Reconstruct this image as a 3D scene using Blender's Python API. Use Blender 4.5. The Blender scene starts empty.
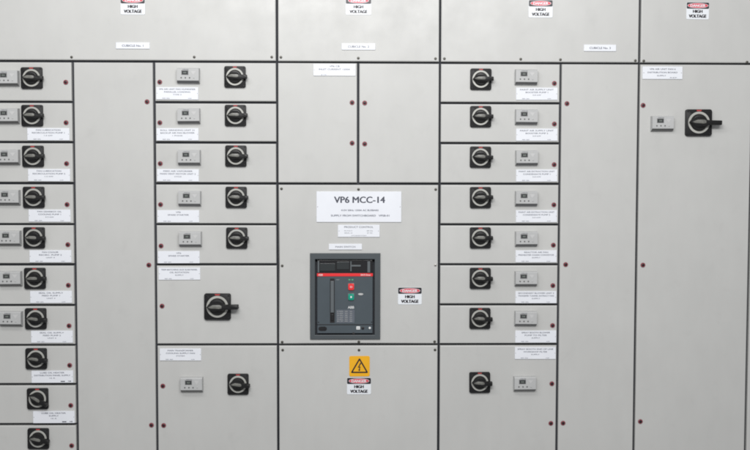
import bpy, bmesh, math, random
from mathutils import Matrix, Vector, Euler
random.seed(7)
scene = bpy.context.scene
COL = scene.collection
R = math.radians
# ------------------------------------------------------------------ camera
CAMZ = 1.5; D = 5.0; F = 1000.0
PITCH, YAW, ROLL = R(-2.82050968), R(-1.14830523), R(-0.10044111)
ROT = (Matrix.Rotation(YAW, 3, 'Z') @ Matrix.Rotation(PITCH, 3, 'X') @ Matrix.Rotation(ROLL, 3, 'Y'))
cam = bpy.data.cameras.new('camera'); cam_o = bpy.data.objects.new('camera', cam); COL.objects.link(cam_o)
cam.sensor_width = 36; cam.lens = 36 * F / 750; cam.clip_end = 100; cam.clip_start = 0.05
cam_o.location = (0, -D, CAMZ)
cam_o.rotation_euler = (ROT @ Matrix.Rotation(R(90), 3, 'X')).to_euler()
scene.camera = cam_o

def at(u, v, h=0.0):
    """survey of the front: photo position -> (x, z) on the plane standing h in front of the doors"""
    w = ROT @ Vector(((u - 375) / F, 1, -(v - 225) / F))
    t = (D - h) / w.y
    return w.x * t, CAMZ + w.z * t

# ------------------------------------------------------------------ materials
def mat(name, col, rough=0.5, metal=0.0, spec=0.5, bump=0.0, bscale=600, vary=0.0, vscale=3.0, coat=0.0, emit=None):
    m = bpy.data.materials.new(name); m.use_nodes = True
    nt = m.node_tree; b = nt.nodes['Principled BSDF']
    b.inputs['Base Color'].default_value = (*col, 1); b.inputs['Roughness'].default_value = rough
    b.inputs['Metallic'].default_value = metal; b.inputs['Specular IOR Level'].default_value = spec
    b.inputs['Coat Weight'].default_value = coat
    geo = nt.nodes.new('ShaderNodeNewGeometry')
    if vary:
        n = nt.nodes.new('ShaderNodeTexNoise'); n.inputs['Scale'].default_value = vscale; n.inputs['Detail'].default_value = 6
        n.inputs['Roughness'].default_value = 0.6
        nt.links.new(geo.outputs['Position'], n.inputs['Vector'])
        r = nt.nodes.new('ShaderNodeMapRange'); r.inputs['From Min'].default_value = .25; r.inputs['From Max'].default_value = .75
        r.inputs['To Min'].default_value = 1 - vary; r.inputs['To Max'].default_value = 1 + vary
        nt.links.new(n.outputs['Fac'], r.inputs['Value'])
        mx = nt.nodes.new('ShaderNodeVectorMath'); mx.operation = 'SCALE'; mx.inputs[0].default_value = col
        nt.links.new(r.outputs['Result'], mx.inputs['Scale']); nt.links.new(mx.outputs['Vector'], b.inputs['Base Color'])
    if bump:
        n2 = nt.nodes.new('ShaderNodeTexNoise'); n2.inputs['Scale'].default_value = bscale; n2.inputs['Detail'].default_value = 2
        nt.links.new(geo.outputs['Position'], n2.inputs['Vector'])
        bp = nt.nodes.new('ShaderNodeBump'); bp.inputs['Strength'].default_value = bump; bp.inputs['Distance'].default_value = .001
        nt.links.new(n2.outputs['Fac'], bp.inputs['Height']); nt.links.new(bp.outputs['Normal'], b.inputs['Normal'])
    return m

def panel_mat():
    """grey powder coat: orange peel, faint hand-smears and rubbed patches, tiny specks"""
    m = mat('grey powder coat', (.545, .545, .525), rough=.42, spec=.45)
    nt = m.node_tree; b = nt.nodes['Principled BSDF']; L = nt.links
    geo = nt.nodes.new('ShaderNodeNewGeometry'); P = geo.outputs['Position']
    def noise(scale, detail=4, vec=None, rough=.55):
        n = nt.nodes.new('ShaderNodeTexNoise'); n.inputs['Scale'].default_value = scale; n.inputs['Detail'].default_value = detail
        n.inputs['Roughness'].default_value = rough; L.new(vec or P, n.inputs['Vector']); return n.outputs['Fac']
    def mr(x, a, c, d, e):
        r = nt.nodes.new('ShaderNodeMapRange'); L.new(x, r.inputs['Value'])
        for k, v in zip(('From Min', 'From Max', 'To Min', 'To Max'), (a, c, d, e)): r.inputs[k].default_value = v
        return r.outputs['Result']
    def mul(x, y):
        q = nt.nodes.new('ShaderNodeMath'); q.operation = 'MULTIPLY'; L.new(x, q.inputs[0]); L.new(y, q.inputs[1]); return q.outputs[0]
    mp = nt.nodes.new('ShaderNodeMapping'); mp.inputs['Scale'].default_value = (1.0, 1, .35); L.new(P, mp.inputs['Vector'])
    cloud = mr(noise(2.2, 5), .3, .7, .976, 1.018)
    streak = mr(noise(14, 5, mp.outputs['Vector']), .35, .75, 1.012, .978)
    smear = mr(noise(9, 6, rough=.7), .57, .80, 1.0, .935)
    speck = mr(noise(160, 1), .80, .84, 1.0, .72)
    f = mul(mul(cloud, streak), mul(smear, speck))
    oi = nt.nodes.new('ShaderNodeObjectInfo'); f = mul(f, mr(oi.outputs['Random'], 0, 1, .982, 1.018))
    sc = nt.nodes.new('ShaderNodeVectorMath'); sc.operation = 'SCALE'; sc.inputs[0].default_value = (.540, .541, .528)
    L.new(f, sc.inputs['Scale']); L.new(sc.outputs['Vector'], b.inputs['Base Color'])
    L.new(mr(noise(7, 6), .3, .7, .30, .55), b.inputs['Roughness'])
    bp = nt.nodes.new('ShaderNodeBump'); bp.inputs['Strength'].default_value = .12; bp.inputs['Distance'].default_value = .001
    L.new(noise(420, 2), bp.inputs['Height'])
    bp2 = nt.nodes.new('ShaderNodeBump'); bp2.inputs['Strength'].default_value = .2; bp2.inputs['Distance'].default_value = .004
    L.new(noise(1.6, 1), bp2.inputs['Height']); L.new(bp.outputs['Normal'], bp2.inputs['Normal'])
    L.new(bp2.outputs['Normal'], b.inputs['Normal'])
    return m
M = dict(
    panel=panel_mat(),
    frame=mat('black seal rubber', (.034, .037, .046), rough=.7),
    black=mat('black plastic', (.012, .012, .013), rough=.5, spec=.3, bump=.05, vary=.2, vscale=40),
    knob=mat('black moulded grip', (.009, .009, .0095), rough=.42, spec=.35, vary=.25, vscale=60),
    highlight=mat('worn grey grip face', (.17, .17, .155), rough=.38, vary=.35, vscale=70),  # highlight on the knob grip, put into the colour
    ring=mat('satin silver dial ring', (.46, .46, .43), rough=.4, metal=.15, vary=.12, vscale=30),
    red=mat('red plastic', (.42, .06, .06), rough=.35, vary=.08),
    relay=mat('light grey plastic', (.47, .475, .475), rough=.45, bump=.05, vary=.05, vscale=12),
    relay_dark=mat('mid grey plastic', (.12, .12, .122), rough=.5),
    relaytag=mat('pale grey print', (.54, .54, .54), rough=.5),
    digits=mat('dim display digits', (.22, .24, .22), rough=.4),
    screen=mat('unlit display glass', (.035, .04, .042), rough=.15),
    plate=mat('white engraved laminate', (.80, .82, .87), rough=.3, vary=.03, vscale=9),
    ink=mat('dark engraving', (.06, .065, .09), rough=.6),
    fade=mat('faded engraving', (.11, .12, .16), rough=.6),
    lock_red=mat('dark red lock insert', (.27, .025, .045), rough=.35),
    lock_black=mat('black keyhole', (.012, .010, .012), rough=.45),
    lock_rim=mat('dull lock rim', (.36, .27, .28), rough=.35, metal=.4),
    screw=mat('darkened screw head', (.12, .115, .10), rough=.45, metal=.5, vary=.3, vscale=60),
    bright_screw=mat('bright screw head', (.65, .63, .6), rough=.3, metal=.8),
    sign_white=mat('white sign face', (.78, .81, .85), rough=.35, vary=.03, vscale=12),
    sign_black=mat('sign black', (.02, .015, .02), rough=.4),
    sign_red=mat('sign red', (.70, .07, .10), rough=.4, vary=.08, vscale=20),
    sign_yellow=mat('warning yellow', (.85, .43, .012), rough=.4, vary=.05, vscale=14),
    brk_frame=mat('dark blue grey flange', (.066, .078, .086), rough=.45, bump=.08, vary=.06, vscale=8),
    brk_body=mat('dark slate plastic', (.070, .088, .102), rough=.35, bump=.05, vary=.06, vscale=12),
    brk_dark=mat('smoked trip unit cover', (.018, .018, .020), rough=.2),
    brk_mid=mat('grey lever', (.11, .125, .135), rough=.4),
    brk_red=mat('signal red strip', (.80, .035, .04), rough=.35),
    green=mat('green push button', (.0, .30, .20), rough=.35),
    led=mat('green indicator', (.10, .42, .22), rough=.3),
    grey_print=mat('grey rating label', (.11, .125, .15), rough=.5, vary=.1, vscale=30),
    white=mat('white print', (.75, .76, .76), rough=.4),
)

# ------------------------------------------------------------------ mesh helpers
def finish(bm, name, mats, parent=None, loc=(0, 0, 0), rot=None, smooth=False):
    me = bpy.data.meshes.new(name); bmesh.ops.recalc_face_normals(bm, faces=bm.faces)
    bm.to_mesh(me); bm.free()
    for m in (mats if isinstance(mats, (list, tuple)) else [mats]): me.materials.append(M[m])
    if smooth:
        me.polygons.foreach_set('use_smooth', [True] * len(me.polygons))
        me.set_sharp_from_angle(angle=R(35))
    return place(name, me, parent, loc, rot)
def place(name, me, parent=None, loc=(0, 0, 0), rot=None):
    o = bpy.data.objects.new(name, me); COL.objects.link(o); o.location = loc
    if rot: o.rotation_euler = rot
    if parent: o.parent = parent
    return o
def rrect(w, h, r, n=5, cx=0, cz=0):
    pts = []
    r = min(r, w / 2 - 1e-5, h / 2 - 1e-5)
    for k, (sx, sz) in enumerate(((1, 1), (-1, 1), (-1, -1), (1, -1))):
        for i in range(n + 1):
            a = math.pi / 2 * (k + i / n)
            pts.append((cx + sx * (w / 2 - r) + r * math.cos(a), cz + sz * (h / 2 - r) + r * math.sin(a)))
    return pts
def circle(r, n=40, cx=0, cz=0, rz=None):
    return [(cx + r * math.cos(2 * math.pi * i / n), cz + (rz or r) * math.sin(2 * math.pi * i / n)) for i in range(n)]
def prism(bm, pts, y0, y1, bev=0.0, mi=0, top=None, seg=2):
    """outline in x,z from y0 (back) to y1 (front, smaller y); top = outline of the front face if it differs"""
    top = top or pts
    a = [bm.verts.new((x, y0, z)) for x, z in pts]; b = [bm.verts.new((x, y1, z)) for x, z in top]
    n = len(pts); fs = [bm.faces.new(a), bm.faces.new(b[::-1])]
    for i in range(n): fs.append(bm.faces.new((a[i], b[i], b[(i + 1) % n], a[(i + 1) % n])))
    for f in fs: f.material_index = mi
    if bev:
        es = [bm.edges.get((b[i], b[(i + 1) % n])) for i in range(n)]
        r = bmesh.ops.bevel(bm, geom=es, offset=bev, segments=seg, affect='EDGES', profile=.5)
        for f in r['faces']: f.material_index = mi
def box(bm, x0, x1, y0, y1, z0, z1, bev=0.0, mi=0):
    prism(bm, [(x0, z0), (x1, z0), (x1, z1), (x0, z1)], y1, y0, bev, mi, seg=3)
def annulus(bm, ro, ri, y0, y1, n=48, mi=0):
    prof = [(ro, y0), (ro, y1 + .001), (ro - .001, y1), (ri + .001, y1), (ri, y1 + .001), (ri, y0)]
    rings = [[bm.verts.new((r * math.cos(2 * math.pi * i / n), y, r * math.sin(2 * math.pi * i / n))) for i in range(n)] for r, y in prof]
    for q in range(len(prof)):
        A, B = rings[q], rings[(q + 1) % len(prof)]
        for i in range(n): bm.faces.new((A[i], A[(i + 1) % n], B[(i + 1) % n], B[i])).material_index = mi
def lathe(bm, prof, n=40, mi=0):
    """prof (r, y) from back to front, closed at the front"""
    rings = [[bm.verts.new((r * math.cos(2 * math.pi * i / n), y, r * math.sin(2 * math.pi * i / n))) for i in range(n)] for r, y in prof]
    for A, B in zip(rings, rings[1:]):
        for i in range(n): bm.faces.new((A[i], A[(i + 1) % n], B[(i + 1) % n], B[i])).material_index = mi
    bm.faces.new(rings[-1]).material_index = mi; bm.faces.new(rings[0]).material_index = mi
def plate_with_hole(bm, x0, x1, z0, z1, hx0, hx1, hz0, hz1, y0, y1, bev=0.0):
    O = [(x0, z0), (x1, z0), (x1, z1), (x0, z1)]; I = [(hx0, hz0), (hx1, hz0), (hx1, hz1), (hx0, hz1)]
    of, ifr = [bm.verts.new((x, y0, z)) for x, z in O], [bm.verts.new((x, y0, z)) for x, z in I]
    ob, ib = [bm.verts.new((x, y1, z)) for x, z in O], [bm.verts.new((x, y1, z)) for x, z in I]
    for i in range(4):
        j = (i + 1) % 4
        bm.faces.new((of[i], of[j], ifr[j], ifr[i])); bm.faces.new((ob[i], ob[j], ib[j], ib[i]))
        bm.faces.new((of[i], of[j], ob[j], ob[i])); bm.faces.new((ifr[i], ifr[j], ib[j], ib[i]))
    if bev:
        es = [bm.edges.get((of[i], of[(i + 1) % 4])) for i in range(4)] + [bm.edges.get((ifr[i], ifr[(i + 1) % 4])) for i in range(4)]
        bmesh.ops.bevel(bm, geom=es, offset=bev, segments=2, affect='EDGES', profile=.5)
def text(body, size, width=None, bold=0.0, material='ink', parent=None, x=0, z=0, y=0, name='lettering'):
    """lettering as thin meshes facing -Y; size = height of a capital; entries standing apart become objects of their own"""
    lines = body if isinstance(body, list) else [(body, size, width, x, z)]
    blocks = {}
    for ln in lines: blocks.setdefault(round(ln[3] / .025), []).append(ln)
    out = None
    for group in blocks.values():
        bm = bmesh.new()
        for (s, cap, wid, px, pz) in group:
            cu = bpy.data.curves.new('t', 'FONT'); cu.body = s; cu.size = 1; cu.align_x = 'LEFT'; cu.resolution_u = 3
            to = bpy.data.objects.new('t', cu); COL.objects.link(to)
            bpy.context.view_layer.update()
            me = bpy.data.meshes.new_from_object(to)
            bpy.data.objects.remove(to); bpy.data.curves.remove(cu)
            xs = [v.co.x for v in me.vertices]
            if not xs: continue
            x0, x1, capn = min(xs), max(xs), .73
            k = cap / capn; kx = (wid / (x1 - x0)) if wid else k
            base = [v.co.copy() for v in me.vertices]
            e = bold * k
            for q, (ox, oz) in enumerate(((0, 0), (e, 0), (-e, 0), (0, e * .7)) if bold else ((0, 0),)):
                for v, c in zip(me.vertices, base):
                    v.co = Vector((px + (c.x - (x0 + x1) / 2) * kx + ox, -q * .00006, pz + (c.y - capn / 2) * k + oz))
                bm.from_mesh(me)
            bpy.data.meshes.remove(me)
        me = bpy.data.meshes.new(name); bm.to_mesh(me); bm.free(); me.materials.append(M[material])
        out = place(name, me, parent, (0, y, 0))
    return out
def thing(name, label, cat, loc, group=None):
    o = bpy.data.objects.new(name, None); COL.objects.link(o); o.location = loc; o.empty_display_size = .05
    o['label'] = label; o['category'] = cat
    if group: o['group'] = group
    return o

# ------------------------------------------------------------------ seam grid (metres)
V = {k: x for k, x in dict(V1=-1.396, V2=-.995, V3=-.387, V4=.016, V5=.423, V6=1.026, V7=1.42, V8=1.992).items()}
H = [CAMZ + z for z in (.562, .362, .163, -.040, -.244, -.445, -.648, -.849, -1.048, -1.25)]
LEFT = 2 * at(132.6, 10)[0] - V['V3']; RIGHT = V['V8'] + .60
TOP = 2.46; BOT = .05; G = .0055                       # G: half a seam
CABS = [('A', LEFT, V['V3']), ('B', V['V3'], V['V5']), ('C', V['V5'], V['V7']), ('D', V['V7'], V['V8']), ('E', V['V8'], RIGHT)]
DEPTH = .6
def panel(name, x0, x1, z0, z1, parent, root, hole=None):
    """a sheet-metal front, 22 mm thick with rolled edges; coordinates are world, stored relative to the root"""
    bm = bmesh.new(); rx, rz = root.location.x, root.location.z
    j = [random.uniform(-.0009, .0009) for _ in range(4)]
    a = (x0 + G - rx + j[0], x1 - G - rx + j[1], z0 + G - rz + j[2], z1 - G - rz + j[3])
    if hole: plate_with_hole(bm, *a, hole[0] - rx, hole[1] - rx, hole[2] - rz, hole[3] - rz, 0, .022, .0048)
    else: box(bm, a[0], a[1], 0, .022, a[2], a[3], .0052)
    return finish(bm, name, 'panel', parent)

# ------------------------------------------------------------------ shared meshes of the fittings
def protos():
    P = {}
    def keep(key, o): P[key] = o.data; bpy.data.objects.remove(o)
    # lock: a rim, and a red insert with black keyhole
    bm = bmesh.new(); lathe(bm, [(.0125, .001), (.0125, -.002), (.011, -.0035), (.0105, -.0035)], 28); keep('lock', finish(bm, 'lock', 'lock_rim', smooth=True))
    bm = bmesh.new(); lathe(bm, [(.0103, -.002), (.0103, -.0042), (.0098, -.0048)], 28, 0)
    lathe(bm, [(.0072, -.003), (.0072, -.0056), (.0066, -.006)], 24, 1); box(bm, -.0012, .0012, -.0075, -.004, -.0045, .0045, 0, 1)
    keep('lock_core', finish(bm, 'lock_core', ['lock_red', 'lock_black'], smooth=True))
    # screw: domed head with a cross slot
    for key, m in (('screw', 'screw'), ('bright_screw', 'bright_screw')):
        bm = bmesh.new(); lathe(bm, [(.0068, .001), (.0068, -.0015), (.0055, -.003), (.003, -.0036)], 20, 0)
        box(bm, -.004, .004, -.0040, -.003, -.0008, .0008, 0, 1); box(bm, -.0008, .0008, -.0041, -.003, -.004, .004, 0, 1)
        keep(key, finish(bm, 'screw', [m, 'lock_black'], smooth=True))
    # rotary switch, small and large
    for key, s, tip, th in (('s', 1.0, .062, .0105), ('l', 1.26, .108, .012)):
        bm = bmesh.new(); prism(bm, rrect(.105 * s, .105 * s, .008 * s), .001, -.011 * s, .002)
        for sx in (-1, 1):
            for sz in (-1, 1):
                prism(bm, circle(.0035 * s, 14, sx * .044 * s, sz * .044 * s), -.010 * s, -.012 * s, 0)
        keep('plate' + key, finish(bm, 'rotary_switch', 'black', smooth=True))
        bm = bmesh.new(); annulus(bm, .0432 * s, .0338 * s, -.009 * s, -.0145 * s); keep('ring' + key, finish(bm, 'dial_ring', 'ring', smooth=True))
        bm = bmesh.new(); prism(bm, [(-.011 * s, .0505 * s), (.011 * s, .0505 * s), (.008 * s, .0450 * s), (-.008 * s, .0450 * s)], -.0105 * s, -.0125 * s)
        keep('mark' + key, finish(bm, 'position_mark', 'red'))
        bm = bmesh.new()
        lathe(bm, [(.0332 * s, -.009 * s), (.0325 * s, -.020 * s), (.029 * s, -.025 * s), (.026 * s, -.0258 * s)], 44, 0)
        # boat-shaped grip lying across the knob, drawn out into a square tab on the right
        o1 = [(-.042 * s, 0), (-.033 * s, -.012 * s), (-.016 * s, -.0235 * s), (.012 * s, -.0235 * s), (.034 * s, -th), (tip - .003, -th), (tip, -th + .003),
              (tip, th - .003), (tip - .003, th), (.034 * s, th), (.012 * s, .0235 * s), (-.016 * s, .0235 * s), (-.033 * s, .012 * s)]
        o2 = [(x * .97 + (.0 if x > 0 else .003), z * (.50 if x < .033 * s else .92)) for x, z in o1]
        prism(bm, o1, -.019 * s, -.040 * s, .002, 0, top=o2)
        o3 = [(-.034 * s, 0), (-.024 * s, -.003 * s), (.010 * s, -.005 * s), (.020 * s, -.003 * s), (.020 * s, .006 * s), (.012 * s, .0100 * s), (-.014 * s, .0100 * s), (-.026 * s, .005 * s)]
        prism(bm, o3, -.039 * s, -.0408 * s, .0006, 1)  # pale patch painted where the upper grip catches light
        keep('knob' + key, finish(bm, 'knob', ['knob', 'highlight'], smooth=True))
    # overload relay
    bm = bmesh.new()
    prof = [(.001, .038), (-.022, .038), (-.030, .035), (-.032, .032), (-.032, -.0235), (-.0305, -.0255), (-.012, -.036), (.001, -.038)]   # (y, z)
    n = len(prof)
    xs = [(-.055, 1), (-.0535, 0), (.0535, 0), (.055, 1)]
    L_ = [bm.verts.new((-.0555 + (.0018 if y < -.02 else .0006 if y < -.01 else 0), y, z)) for y, z in prof]
    R_ = [bm.verts.new((.0555 - (.0018 if y < -.02 else .0006 if y < -.01 else 0), y, z)) for y, z in prof]
    bm.faces.new(L_); bm.faces.new(R_[::-1])
    for i in range(n):
        f = bm.faces.new((L_[i], L_[(i + 1) % n], R_[(i + 1) % n], R_[i])); f.material_index = 1 if i in (5,) else 0  # lower chamfer gets the darker grey: underside shade put into its colour
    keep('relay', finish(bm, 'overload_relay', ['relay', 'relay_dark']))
    bm = bmesh.new(); box(bm, -.031, .003, -.0335, -.031, .003, .025, .0008, 0); box(bm, -.027, -.001, -.0345, -.033, .0065, .0215, .0003, 1)
    keep('display', finish(bm, 'display', ['relay_dark', 'screen']))
    bm = bmesh.new()
    for i in range(4): prism(bm, circle(.0034, 16, -.032 + i * .0205, -.011), -.0315, -.0345, .0008, 1 if i != 3 else 0)
    keep('buttons', finish(bm, 'button_row', ['relay', 'relay_dark'], smooth=True))
    bm = bmesh.new(); prism(bm, [(.014, .022), (.040, .022), (.027, .004)], -.0315, -.0326); keep('tag', finish(bm, 'sticker', 'relaytag'))
    o = text([('OVERLOAD', .0034, .030, -.011, .0295)], 0, bold=.03, material='fade', name='lettering')
    keep('relaytext', o)
    o = text([('88', .0085, .015, -.014, .014)], 0, bold=.02, material='digits'); keep('digits', o)
    # engraved name plate blank
    bm = bmesh.new(); prism(bm, rrect(.207, .0605, .0012, 2), .0003, -.0046, .0006)
    for sx in (-1, 1): prism(bm, circle(.0014, 10, sx * .0995, 0), -.003, -.0053, 0, 1)
    keep('nameplate', finish(bm, 'name_plate', ['plate', 'screw']))
    return P
PR = protos()
def put(key, name, parent, x, z, y=0, ry=0):
    return place(name, PR[key], parent, (x, y, z), (0, ry, 0) if ry else None)
def add_lock(root, u, v, parent=None, tilt=0):
    x, z = at(u, v, .003); p = parent or root
    lo = put('lock', 'lock', p, x - root.location.x, z - root.location.z)
    if parent is None: put('lock_core', 'lock_core', lo, 0, 0, 0, R(random.choice((0, 90, 40, -30))))
    else:
        # already two levels deep: the core joins the lock's own mesh
        bm = bmesh.new(); bm.from_mesh(PR['lock'])
        b2 = bmesh.new(); b2.from_mesh(PR['lock_core'])
        for f in b2.faces: f.material_index += 1
        t = bpy.data.meshes.new('t'); b2.to_mesh(t); bm.from_mesh(t); b2.free(); bpy.data.meshes.remove(t)
        me = bpy.data.meshes.new('lock'); bm.to_mesh(me); bm.free()
        for k in ('lock_rim', 'lock_red', 'lock_black'): me.materials.append(M[k])
        lo.data = me
    return lo
def add_switch(root, u, v, size='s', turn=0):
    x, z = at(u, v, .01)
    pl = put('plate' + size, 'rotary_switch', root, x - root.location.x, z - root.location.z, 0, R(random.uniform(-.6, .6)))
    put('ring' + size, 'dial_ring', pl, 0, 0); put('mark' + size, 'position_mark', pl, 0, 0); put('knob' + size, 'knob', pl, 0, 0, 0, R(turn + random.uniform(-1.5, 2.5)))
    return pl
def add_relay(root, u, v):
    x, z = at(u, v, .030)
    r = put('relay', 'overload_relay', root, x - root.location.x, z - root.location.z, 0, R(random.uniform(-.5, .5)))
    ds = put('display', 'display', r, 0, 0); put('digits', 'digits', ds, 0, 0, -.0347); put('buttons', 'button_row', r, 0, 0); put('tag', 'sticker', r, 0, 0); put('relaytext', 'lettering', r, 0, 0, -.0326)
    return r
def add_nameplate(root, u0, u1, v0, v1, lines, foot=True, smudge=False):
    x0, z1 = at(u0, v0, .003); x1, z0 = at(u1, v1, .003)
    x, z = (x0 + x1) / 2, (z0 + z1) / 2
    npl = put('nameplate', 'name_plate', root, x - root.location.x, z - root.location.z, 0, R(random.uniform(-.25, .25)))
    rows = []
    zz = .0205
    for i, s in enumerate(lines):
        cap = .0072 if i < 2 else .0056
        rows.append((s, cap, min(.180, len(s) * (.0080 if i < 2 else .0070)), 0, zz)); zz -= .0135
    if foot: rows += [(foot if isinstance(foot, str) else 'REF: 20A', .0042, .036, -.055, -.0245), ('4 kW', .0042, .018, .062, -.0245)]
    text(rows, 0, bold=.02, material='fade', parent=npl, y=-.0049)
    if smudge:
        text([('■■■', .005, .020, .052, -.0235), ('NB', .006, .014, .086, -.0225)], 0, bold=.03, material='ink', parent=npl, y=-.0052, name='ink_mark')
    return npl

# ------------------------------------------------------------------ cabinets
cab_label = {
    'A': 'grey switchgear cabinet holding two drawer columns with a plain tall door between them',
    'B': 'grey switchgear cabinet around the air circuit breaker, with two small doors above it',
    'C': 'grey switchgear cabinet with one column of drawers and a plain tall door on its right',
    'D': 'grey switchgear cabinet with one full height door carrying a large rotary switch and a relay',
    'E': 'last grey cabinet, only a thin strip of its door showing at the right edge'}
ROOT = {}
for key, x0, x1 in CABS:
    r = thing('switchgear_cabinet', cab_label[key], 'cabinet', ((x0 + x1) / 2, 0, BOT), 'cabinets of the switchboard'); ROOT[key] = r
    w = (x1 - x0) / 2; h = TOP - BOT
    bm = bmesh.new(); box(bm, -w + .001, w - .001, .0215, .06, -.0, h - .002, 0); finish(bm, 'seal_frame', 'frame', r)
    bm = bmesh.new(); box(bm, -w + .0005, w - .0005, .0605, DEPTH, 0, h, .003); finish(bm, 'enclosure', 'panel', r)
    bm = bmesh.new(); box(bm, -w + .0005, w - .0005, .05, DEPTH, -BOT, -.001, .002); finish(bm, 'plinth', 'frame', r)
    panel('top_cover', x0, x1, H[0], TOP, r, r)
def rel(r, x, z): return x - r.location.x, z - r.location.z
def cab_panel(key, name, x0, x1, z0, z1, hole=None): return panel(name, x0, x1, z0, z1, ROOT[key], ROOT[key], hole)
d1 = cab_panel('A', 'tall_door', V['V1'], V['V2'], BOT, H[0])
for uv in ((147, 101.8), (148.8, 265), (151.4, 425)): add_lock(ROOT['A'], *uv, parent=d1)
b1 = cab_panel('B', 'small_door', V['V3'], V['V4'], H[3], H[0]); b1['label'] = 'left small door with white name plate'
b2 = cab_panel('B', 'small_door', V['V4'], V['V5'], H[3], H[0]); b2['label'] = 'blank right small door'
for uv in ((352.1, 102.6), (352.1, 143.1)): add_lock(ROOT['B'], *uv, parent=b1)
for uv in ((364.7, 103), (364.7, 143.9)): add_lock(ROOT['B'], *uv, parent=b2)
hx0, hz1 = at(312.5, 257); hx1, hz0 = at(377, 336)
bd = cab_panel('B', 'breaker_door', V['V3'], V['V5'], H[7], H[3], (hx0, hx1, hz0, hz1))
ld = cab_panel('B', 'lower_door', V['V3'], V['V5'], BOT, H[7])
c1 = cab_panel('C', 'tall_door', V['V6'], V['V7'], BOT, H[0])
for uv in ((567, 103.6), (565.7, 264.5), (563.1, 423)): add_lock(ROOT['C'], *uv, parent=c1)
dd = cab_panel('D', 'full_height_door', V['V7'], V['V8'], BOT, H[0])
for uv in ((643.2, 105.4), (643.0, 265), (640.4, 421.4)): add_lock(ROOT['D'], *uv, parent=dd)
cab_panel('E', 'full_height_door', V['V8'], RIGHT, BOT, H[0])
def screws(key, pts, kind='screw'):
    r = ROOT[key]
    for u, v in pts:
        x, z = at(u, v); put(kind, 'screw', r, *rel(r, x, z), 0, R(random.uniform(0, 90)))
screws('A', ((71.6, 57.3), (194.3, 57.2), (271.8, 57.2)))
screws('B', ((280.9, 57.4), (358.3, 58.3), (435.5, 58.8), (281.5, 188.8), (358.5, 189.4), (435.7, 189.5), (282.2, 265.8), (282.2, 342), (358.8, 341.8), (434.6, 341.6),
             (282.7, 350), (359, 350), (435, 349.8)))
screws('B', ((435.3, 265.2),), 'bright_screw')
screws('C', ((444.4, 58.8), (520.7, 59.3), (560.4, 59.8), (635.3, 60.7)))
screws('D', ((643.7, 61), (747, 62.3)))
# cabinet plates
def custom_plate(key, u0, u1, v0, v1, lines, material='fade', bold=.02, name='name_plate'):
    r = ROOT[key]; x0, z1 = at(u0, v0, .003); x1, z0 = at(u1, v1, .003); w, h = x1 - x0, z1 - z0
    bm = bmesh.new(); prism(bm, rrect(w, h, .0015, 2), .0003, -.0050, .0008)
    if w > .19:
        for sx in (-1, 1): prism(bm, circle(.0016, 10, sx * (w / 2 - .006), 0), -.003, -.0057, 0, 1)
    x, z = rel(r, (x0 + x1) / 2, (z0 + z1) / 2)
    p = finish(bm, name, ['plate', 'screw'], r, (x, 0, z)); out = []
    for s, cap, wid, dx, dz in lines: out.append((s, cap, wid, dx, dz))
    text(out, 0, bold=bold, material=material, parent=p, y=-.0054)
    return p
custom_plate('A', 115.9, 149.6, 42.6, 49.0, [('CUBICLE No. 1', .011, .105, 0, 0)])
custom_plate('B', 341.7, 375.2, 43.5, 50.0, [('CUBICLE No. 2', .011, .105, 0, 0)])
custom_plate('C', 584, 616, 44.8, 51.4, [('CUBICLE No. 3', .011, .105, 0, 0)])
custom_plate('B', 313.5, 355.5, 64.0, 76, [('VP6 CB', .008, .050, 0, .018), ('INLET CURRENT 1250A', .008, .155, 0, .003), ('2P 415V', .004, .028, -.053, -.024)])
custom_plate('D', 642.6, 682.3, 66.6, 79.3, [('VP6 AIR UNIT FAN 6', .008, .130, 0, .0185), ('DISTRIBUTION BOARD', .0075, .150, 0, .002), ('SUPPLY', .006, .045, -.005, -.014), ('REF', .004, .035, .055, -.024)])
mp = custom_plate('B', 316.5, 401.3, 191.5, 222.1, [], name='title_plate')
for ch in list(mp.children): bpy.data.objects.remove(ch)
text([('VP6 MCC-14', .0325, .252, .003, .036)], 0, bold=.035, material='ink', parent=mp, y=-.0055)
text([('415V 50Hz 1250A AC BUSBARS', .0085, .187, .004, -.017), ('SUPPLY FROM SWITCHBOARD   VPSB-01', .0095, .292, .006, -.0435)], 0, bold=.025, material='fade', parent=mp, y=-.0055)
custom_plate('B', 337.9, 379.6, 224.9, 237, [('PRODUCT CONTROL', .0095, .145, 0, .020), ('IN 415 V', .005, .04, -.052, .001), ('50 Hz', .005, .03, .055, .001), ('SERIAL 04', .004, .04, -.052, -.010), ('IP 52', .004, .026, .055, -.010), ('SWITCHBOARD DIVISION', .0036, .075, 0, -.023)], material='ink', bold=.004)
custom_plate('B', 328.8, 362, 243.9, 249.6, [('MAIN SWITCH', .0085, .100, 0, 0)], material='fade', bold=.01)
# switchgear on the full height door
add_relay(ROOT['D'], 663.1, 123.6); add_switch(ROOT['D'], 698.6, 122.7, 'l')

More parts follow.
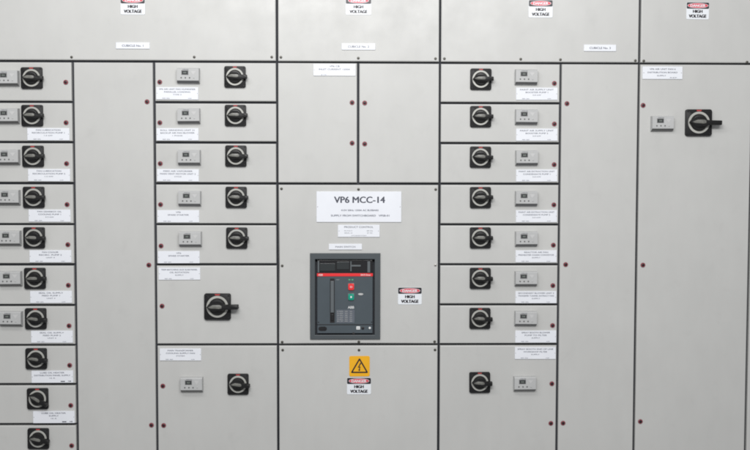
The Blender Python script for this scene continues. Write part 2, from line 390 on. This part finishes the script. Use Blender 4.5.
# ------------------------------------------------------------------ drawers
GROUP = {'A': 'drawers of the leftmost column', 'B': 'drawers of the second column', 'C': 'drawers of the third column'}
def drawer(x0, x1, z0, z1, label, grp, sw=None, relay=None, np=None, lines=None, locks=(), size='s', turn=0, foot=True, smudge=False):
    t = thing('drawer_unit', label, 'drawer', ((x0 + x1) / 2, 0, z0), GROUP[grp])
    j = [random.uniform(-.0009, .0009) for _ in range(4)]
    bm = bmesh.new(); box(bm, x0 + G - t.location.x + j[0], x1 - G - t.location.x + j[1], 0, .0212, G + j[2], z1 - z0 - G + j[3], .0052)
    finish(bm, 'front_panel', 'panel', t)
    if sw: add_switch(t, sw[0], sw[1], size, turn)
    if relay: add_relay(t, *relay)
    if np: add_nameplate(t, *np, lines, foot, smudge)
    for uv in locks: add_lock(t, *uv)
    return t
ORD = ['topmost', 'second', 'third', 'fourth', 'fifth', 'sixth', 'seventh', 'eighth', 'ninth', 'tenth']
ZB = H + [BOT]
# leftmost column: ten rows
swA = [(31.5, 78.0), (32.0, 115.6), (32.8, 156.3), (33.5, 197.3), (33.9, 237.8), (34.7, 278.4), (35.5, 318.7), (36.0, 358.7), (37.5, 398.7), (38.1, 438.7)]
rlA = [(6.4, 78.2), (6.7, 116.0), (7.2, 157.2), (7.6, 197.6), (8.6, 238.4), (9.4, 279.0), (10.0, 319.2)]
lkA = [(65.7, 82.3), (66, 122.7), (66.5, 163.6), (67, 204.5), (67.8, 244.6), (68.3, 285.2), (69, 325.7), (69.6, 365.2), (70.7, 405.3), (71.6, 445.5)]
npA = [None, (27.4, 69.4, 128.3, 140.2), (28.1, 70.1, 169.1, 181.2), (28.7, 70.6, 209.7, 221.7), (29.5, 71.5, 250.2, 262.3), (30.2, 72, 290.9, 302.9), (31.0, 73, 330.6, 342.7), (31.5, 73.3, 370.5, 382.7), (33.0, 74.8, 410.9, 423), None]
txA = [None, ['FAN LUBRICATION', 'RECIRCULATION PUMP 1', '1.5 kW'], ['FAN LUBRICATION', 'RECIRCULATION PUMP 2', '1.5 kW'], ['FAN GEARBOX OIL', 'COOLING PUMP 1', '2.2 kW'], ['FAN COOLER', 'RECIRC. PUMP 2', 'UNIT 4'],
       ['SEAL OIL SUPPLY', 'FEED PUMP 1', 'UNIT 4'], ['SEAL OIL SUPPLY', 'FEED PUMP 2', 'UNIT 4'], ['LUBE OIL HEATER', 'DISTRIBUTION PANEL SUPPLY', '16 A'], ['LUBE OIL HEATER', 'SUPPLY', '16 A'], None]
tuA = [0, 1, 0, 0, 2, 1, 5, 9, 28, 10]
exA = ['with a relay but no name plate', 'right under the one without name plate', 'level with lower locks of small doors', 'level with the large title plate', 'level with the main switch plate',
       'level with the breaker top', 'the lowest one with a relay', 'without relay, knob only slightly turned', 'its knob turned to lower right', 'cut by the bottom edge']
for i in range(10):
    drawer(LEFT, V['V1'], ZB[i + 1], ZB[i], '%s drawer of leftmost column, %s' % (ORD[i], exA[i]), 'A', swA[i], rlA[i] if i < 7 else None, npA[i], txA[i], (lkA[i],), turn=tuA[i],
           foot=not (i in (7, 8)), smudge=i in (7, 8))
# second column: five drawers, then two larger ones
swB = [(234.9, 76.9), (235.4, 115.5), (235.8, 156.0), (236.1, 197.3), (236.7, 238)]
rlB = [(187.8, 75.6), (188.3, 116), (188.8, 157.6), (189.2, 198.7), (189.9, 239.4)]
npB = [(156.1, 198.4, 87.5, 99.4), (156.5, 198.6, 128.4, 140.4), (156.9, 199, 169.2, 181.4), (157.2, 199.4, 210.3, 222.3), (157.7, 199.9, 251.2, 263.1)]
lkB = [(159.7, 82.1), (159.8, 122.7), (160.2, 163.6), (160.5, 204.5), (161, 245.9)]
txB = [['VP6 AIR UNIT FAN HUMIDIFIER', 'PARALLEL LOADING', 'TYPE 2'], ['ROLL GRINDING UNIT 31', 'BACKUP AIR FAN BLOWER', '1 PHASE'], ['FEED AIR VAPORISER', 'MAIN VENT MOTOR UNIT 2', 'CYCLE'], ['VP6', 'SPARE STARTER'], ['VP6', 'SPARE STARTER']]
exB = ['right under the top cover', 'beside upper small doors', 'level with lower small door locks', 'upper one of the two spare starters', 'lower of two spare starters']
for i in range(5):
    drawer(V['V2'], V['V3'], H[i + 1], H[i], '%s drawer of the column left of the breaker, %s' % (ORD[i], exB[i]), 'B', swB[i], rlB[i], npB[i], txB[i], (lkB[i],), turn=0)
drawer(V['V2'], V['V3'], H[7], H[5], 'taller drawer left of the breaker with large long handled rotary switch and no relay', 'B', (217.5, 306.6), None, (158.4, 200.4, 267.2, 280.2),
       ['TRIM BATCHING AUX SLAB PANEL', 'OIL ROTATION', 'SUPPLY'], ((162, 306),), size='l')
drawer(V['V2'], V['V3'], BOT, H[7], 'tall door-like drawer at the foot of the column left of the breaker', 'B', (238, 384.2), (191.3, 385.2), (159.7, 201.2, 348.3, 360.6),
       ['MAIN TRANSFORMER', 'COOLING SUPPLY FAN', 'SYSTEM'], ((162.8, 385.9), (163.6, 425.3)), turn=4)
# third column: seven drawers and a larger one
swC = [(480.9, 79.2), (480.7, 116.6), (480.5, 157.1), (480.5, 197.5), (480.4, 237.8), (480.3, 278.3), (480.0, 318.4)]
rlC = [(526.7, 77), (526.9, 117), (527.2, 158), (526.8, 198.7), (526.8, 239.2), (526.4, 279.1), (526.2, 319)]
npC = [(516.2, 557.4, 87.8, 100), (516.2, 557.3, 128.8, 140.8), (516.1, 557.2, 169.5, 181.6), (515.9, 557, 210.3, 222.1), (515.6, 556.6, 250.4, 262.2), (515.4, 556.4, 291.2, 303), (515.2, 556.2, 330.5, 342.5)]
lkC = [(554.4, 83.4), (554.4, 124), (554.2, 164.6), (553.9, 204.8), (553.4, 245.1), (552.9, 285.5), (552.6, 325.4)]
txC = [['PAINT AIR SUPPLY UNIT', 'BOOSTER PUMP 1', '3.0 kW'], ['PAINT AIR SUPPLY UNIT', 'BOOSTER PUMP 2', '3.0 kW'], ['PAINT AIR EXTRACTION UNIT', 'CONDENSATE PUMP 1', '3.0 kW'], ['PAINT AIR EXTRACTION UNIT', 'CONDENSATE PUMP 2', '3.0 kW'],
       ['REACTOR AIR FAN', 'PREHEATER CHAIN CONVEYOR', 'SUPPLY'], ['SECONDARY BLOWER UNIT 3', 'TRANSFER TUNNEL EXTRACT FAN', 'SUPPLY'], ['SPRAY BOOTH BLOWER', 'PUMP TO FILTER', 'SUPPLY']]
exC = ['under the top cover', 'level with upper small door locks', 'level with lower small door locks', 'level with title plate', 'level with main switch plate', 'level with breaker top', 'above the tall one']
for i in range(7):
    drawer(V['V5'], V['V6'], H[i + 1], H[i], '%s drawer of the column right of the breaker, %s' % (ORD[i], exC[i]), 'C', swC[i], rlC[i], npC[i], txC[i], (lkC[i],), turn=0)
drawer(V['V5'], V['V6'], BOT, H[7], 'tall door-like drawer at the foot of the column right of the breaker', 'C', (479.8, 382.5), (525.2, 384.4), (514.8, 555.7, 346.8, 359.2),
       ['SPRAY BOOTH END OF LINE', 'WORKSHOP FILTER', 'SUPPLY'], ((551.9, 383.6), (550.9, 423.2)), turn=3)

# ------------------------------------------------------------------ air circuit breaker in its cut-out
def breaker():
    cx, z0 = at(345.1, 339.2); t = thing('circuit_breaker', 'dark grey air circuit breaker with red strip and red and green buttons', 'circuit breaker', (cx, 0, z0))
    def q(u, v, h=.01):
        x, z = at(u, v, h); return x - cx, z - z0
    def rect(u0, u1, v0, v1, h=.01):
        x0, z1_ = q(u0, v0, h); x1, z0_ = q(u1, v1, h); return x0, x1, z0_, z1_
    x0, x1, a0, a1 = rect(310, 380.2, 253.2, 339.2); i0, i1, b0, b1 = rect(315.0, 374.6, 259.2, 334.9)
    bm = bmesh.new(); plate_with_hole(bm, x0, x1, a0, a1, i0, i1, b0, b1, -.010, -.0005, .002); finish(bm, 'flange', 'brk_frame', t)
    bm = bmesh.new(); plate_with_hole(bm, i0 - .006, i1 + .006, b0 - .006, b1 + .006, i0 + .0004, i1 - .0004, b0 + .0004, b1 - .0004, -.0003, .0208); finish(bm, 'gasket', 'frame', t)
    # body front
    p0, p1, c0, c1 = rect(317.2, 372.6, 273.6, 333.2, .0); 
    bm = bmesh.new(); box(bm, p0, p1, -.002, .0205, c0, c1, .002); body = finish(bm, 'front_cover', 'brk_body', t)
    # trip unit behind smoked glass
    s0, s1, e0, e1 = rect(317.2, 372.6, 260.2, 273.3, .0)
    bm = bmesh.new(); box(bm, s0, s1, .004, .0205, e0, e1, .001); tu = finish(bm, 'trip_unit', 'brk_dark', t)
    bm = bmesh.new(); box(bm, s0 + .012, s0 + .090, .0015, .0045, e0 + .012, e1 - .016, .001); box(bm, s0 + .098, s0 + .160, .001, .0045, e0 + .020, e1 - .008, .001)
    finish(bm, 'display', 'screen', tu)
    bm = bmesh.new()
    box(bm, s0 + .172, s0 + .218, .000, .0045, e0 + .034, e0 + .042, .0006)
    finish(bm, 'keypad', 'brk_mid', tu); bm = bmesh.new(); box(bm, s0 + .002, s0 + .010, .0, .0045, e0 + .004, e1 - .004, .001); finish(bm, 'cover_rib', 'brk_mid', tu)
    bm = bmesh.new(); box(bm, s1 - .026, s1 - .012, .0, .0045, e0 + .004, e1 - .006, .001); finish(bm, 'cover_rib', 'brk_mid', tu)
    bm = bmesh.new(); box(bm, s0 + .166, s0 + .172, .0, .0045, e0 + .010, e1 - .006, .0006)
    finish(bm, 'cover_rib', 'brk_mid', tu)
    r0, r1, f0, f1 = rect(317.0, 372.8, 273.2, 276.2, .0)
    bm = bmesh.new(); box(bm, r0, r1, -.0045, -.0022, f0, f1, .0008); st = finish(bm, 'red_strip', 'brk_red', t)
    text([('ABB', .0095, .022, r0 + .018, (f0 + f1) / 2), ('SACE Emax', .0085, .050, r1 - .036, (f0 + f1) / 2)], 0, bold=.012, material='white', parent=st, y=-.0048)
    # charging lever in its slot
    l0, l1, g0, g1 = rect(330.0, 334.6, 278.4, 322.6, .0)
    bm = bmesh.new(); box(bm, l0, l1, -.0032, -.0021, g0, g1, .0); lv = finish(bm, 'charging_lever', 'lock_black', t)
    bm = bmesh.new(); box(bm, l0 + .003, l1 - .003, -.012, -.003, g0 + .052, g1 - .012, .002); finish(bm, 'lever_arm', 'brk_mid', lv)
    bm = bmesh.new(); box(bm, l0 + .005, l1 - .005, -.010, -.003, g0 + .012, g0 + .044, .002); finish(bm, 'lever_grip', 'brk_dark', lv)
    def button(name, m, u0, u1, v0, v1, s):
        a, b, c, d = rect(u0, u1, v0, v1, .0); bm = bmesh.new(); w = b - a; h = d - c
        prism(bm, rrect(w + .006, h + .006, .006), -.0015, -.0038, .0008, 1); prism(bm, rrect(w, h, .005), -.003, -.010, .0015, 0)
        o = finish(bm, name, [m, 'brk_mid'], t, ((a + b) / 2, 0, (c + d) / 2), smooth=True)
        text([(s, .010, .007 if s == 'I' else .011, 0, 0)], 0, bold=.02, material='white', parent=o, y=-.0104)
    button('off_button', 'brk_red', 348.3, 354.0, 283.4, 289.8, 'O'); button('on_button', 'green', 348.3, 354.0, 293.6, 299.8, 'I')
    for u in (349.4, 352.4):
        x, z = q(u, 279.9); bm = bmesh.new(); box(bm, x - .0045, x + .0045, -.0034, -.0021, z - .003, z + .003, .0004); finish(bm, 'indicator', 'led', t)
    x, z = q(360.7, 294.3); bm = bmesh.new(); prism(bm, circle(.0135, 28, x, z, .0052), -.0018, -.0042, .001); finish(bm, 'spring_indicator', 'relay', t, smooth=True)
    x, z = q(351, 307.4); text([('ABB', .0135, .031, x, z)], 0, bold=.02, material='white', parent=body, y=-.0024, name='maker_lettering')
    a, b, c, d = rect(336.2, 354.6, 309.6, 322.8, .0); bm = bmesh.new(); box(bm, a, b, -.0036, -.0021, c, d, .0004); rp = finish(bm, 'rating_plate', 'grey_print', t)
    rows = []
    for k in range(6):
        zz = d - .008 - k * .0098
        rows += [(['Iu 1600A', 'Ue 690V', 'Icw 42kA', 'Ics 42kA', '50-60Hz', 'IEC 947'][k], .0042, .030, a + .020, zz), (['220', '415', '440', '500', '660', '690'][k], .0042, .014, a + .050, zz), (['42', '42', '42', '36', '36', '36'][k], .0042, .012, a + .074, zz)]
    text(rows, 0, bold=.025, material='relay', parent=rp, y=-.0038)
    x, z = q(337.7, 279.8); text([('PUSH', .004, .014, x, z)], 0, bold=.012, material='relay', parent=body, y=-.0024, name='small_lettering')
    # bottom strip
    a, b, c, d = rect(317.4, 372.4, 324.2, 324.9, .0); bm = bmesh.new(); box(bm, a, b, -.0028, -.0021, c, d, 0); finish(bm, 'lower_seam', 'lock_black', t)
    x, z = q(322.6, 328.9); bm = bmesh.new(); prism(bm, rrect(.042, .022, .010, 6, x, z), -.0015, -.0034, .0006); finish(bm, 'cover_window', 'brk_dark', t, smooth=True)
    x, z = q(358.2, 328.1); bm = bmesh.new(); prism(bm, rrect(.019, .016, .002, 3, x, z), -.0015, -.0060, .001)
    cnt = finish(bm, 'operation_counter', 'white', t); text([('012', .006, .011, x, z)], 0, bold=.01, material='ink', parent=cnt, y=-.0063)
    x, z = q(362.9, 328.3); bm = bmesh.new(); prism(bm, circle(.0068, 20, x, z), -.0015, -.0060, .001); finish(bm, 'key_lock', 'lock_black', t, smooth=True)
    x, z = q(369.8, 328.1); bm = bmesh.new(); prism(bm, circle(.0058, 20, x, z), -.0015, -.0060, .001); finish(bm, 'position_knob', 'white', t, smooth=True)
    x, z = q(353.6, 333.8); bm = bmesh.new(); prism(bm, circle(.0065, 20, x, z), .018, -.0055, .001); finish(bm, 'racking_socket', 'lock_black', t, smooth=True)
    for u, v in ((318.5, 322.5), (371.6, 322.3)):
        x, z = q(u, v); bm = bmesh.new(); prism(bm, circle(.003, 12, x, z), -.0015, -.0032); finish(bm, 'cover_screw', 'lock_black', t)
breaker()

# ------------------------------------------------------------------ signs
def danger_sign(uc, vtop, label, w_px=23.9, h_px=17.2, tilt=0):
    x, zt = at(uc, vtop, .003); w, h = w_px * .005, h_px * .005
    t = thing('danger_sign', label, 'sign', (x, 0, zt - h), 'danger high voltage signs'); t.rotation_euler = (0, R(tilt), 0)
    bm = bmesh.new(); prism(bm, rrect(w, h, .006, 4, 0, h / 2), -.0003, -.0022, .0004); finish(bm, 'sign_plate', 'sign_white', t)
    bh = .031; pts = rrect(w - .002, bh, .005, 4, 0, h - bh / 2 - .001)
    bm = bmesh.new(); prism(bm, pts, -.0020, -.0030); bd_ = finish(bm, 'black_band', 'sign_black', t)
    bm = bmesh.new(); prism(bm, circle(.052, 48, 0, h - bh / 2 - .001, .0128), -.0028, -.0034, 0, 1); prism(bm, circle(.0500, 48, 0, h - bh / 2 - .001, .0112), -.0032, -.0038, 0, 0)
    finish(bm, 'red_oval', ['sign_red', 'sign_white'], bd_)
    text([('DANGER', .0132, .074, 0, h - bh / 2 - .001)], 0, bold=.05, material='sign_white', parent=bd_, y=-.0040)
    text([('HIGH', .0150, .046, 0, .0395), ('VOLTAGE', .0160, .086, 0, .0160)], 0, bold=.075, material='sign_black', parent=t, y=-.0024)
danger_sign(132.6, -3.0, 'danger high voltage sign above the cubicle one plate, cut by the top edge')
danger_sign(358.5, -2.6, 'danger high voltage sign above the cubicle two plate, cut by the top edge', 25.2)
danger_sign(540.8, .1, 'danger high voltage sign on the cover above the column right of the breaker')
danger_sign(697.9, 2.4, 'danger high voltage sign high above the large long handled switch at right', 22.6, 16.8, .4)
danger_sign(409.9, 287.4, 'danger high voltage sign to the right of the circuit breaker')
danger_sign(359.0, 377.6, 'danger high voltage sign directly under the yellow warning triangle', 24.3, 17.0)
x, zt = at(359.5, 356, .003); w = .103
t = thing('warning_sign', 'yellow square electric shock warning sign with black triangle, under the circuit breaker', 'sign', (x, 0, zt - w))
bm = bmesh.new(); prism(bm, rrect(w, w, .008, 5, 0, w / 2), -.0003, -.0024, .0004); finish(bm, 'sign_plate', 'sign_yellow', t)
bm = bmesh.new()
def tri(s, c): return [(s * math.cos(a), c + s * math.sin(a)) for a in (R(90), R(210), R(330))]
def rtri(s, c, r):
    out = []
    for a in (90, 210, 330):
        cx_, cz_ = (s - 2 * r) * math.cos(R(a)), c + (s - 2 * r) * math.sin(R(a))
        out += [(cx_ + r * math.cos(R(a - 60 + k * 30)), cz_ + r * math.sin(R(a - 60 + k * 30))) for k in range(5)]
    return out
prism(bm, rtri(.052, .043, .004), -.0022, -.0031); finish(bm, 'triangle', 'sign_black', t)
bm = bmesh.new(); prism(bm, rtri(.038, .043, .0015), -.0030, -.0036); finish(bm, 'triangle_field', 'sign_yellow', t)
bm = bmesh.new(); prism(bm, [(.004, .070), (-.009, .044), (-.001, .0455), (-.004, .033), (-.0075, .034), (.000, .0255), (.0045, .036), (.001, .035), (.0055, .0505), (-.0015, .049), (.009, .066)], -.0035, -.0041)
finish(bm, 'bolt_symbol', 'sign_black', t)

# ------------------------------------------------------------------ light: a bright switch room, ceiling fittings in front of the board
w_ = bpy.data.worlds.new('World'); scene.world = w_; w_.use_nodes = True
w_.node_tree.nodes['Background'].inputs['Color'].default_value = (.97, .98, 1, 1); w_.node_tree.nodes['Background'].inputs['Strength'].default_value = .29
def lamp(name, loc, target, sx, sy, power, col):
    l = bpy.data.lights.new(name, 'AREA'); l.shape = 'RECTANGLE'; l.size = sx; l.size_y = sy; l.energy = power; l.color = col
    o = bpy.data.objects.new(name, l); COL.objects.link(o); o.location = loc
    o.rotation_euler = (Vector(target) - Vector(loc)).to_track_quat('-Z', 'Y').to_euler()
lamp('ceiling_lamp', (-.7, -2.6, 3.7), (-.3, 0, 1.0), 3.6, .5, 47, (1, .99, .975))
lamp('ceiling_lamp', (.2, -5.0, 3.7), (.1, 0, 1.1), 3.8, .8, 214, (1, .997, .99))

scene.render.engine = 'CYCLES'
scene.render.resolution_x = 1024; scene.render.resolution_y = 614
scene.cycles.use_denoising = True; scene.cycles.pixel_filter_type = 'BLACKMAN_HARRIS'; scene.cycles.filter_width = 1.95
vs = scene.view_settings; vs.view_transform = 'Standard'; vs.look = 'None'; vs.exposure = 0; vs.gamma = 1; vs.use_curve_mapping = False
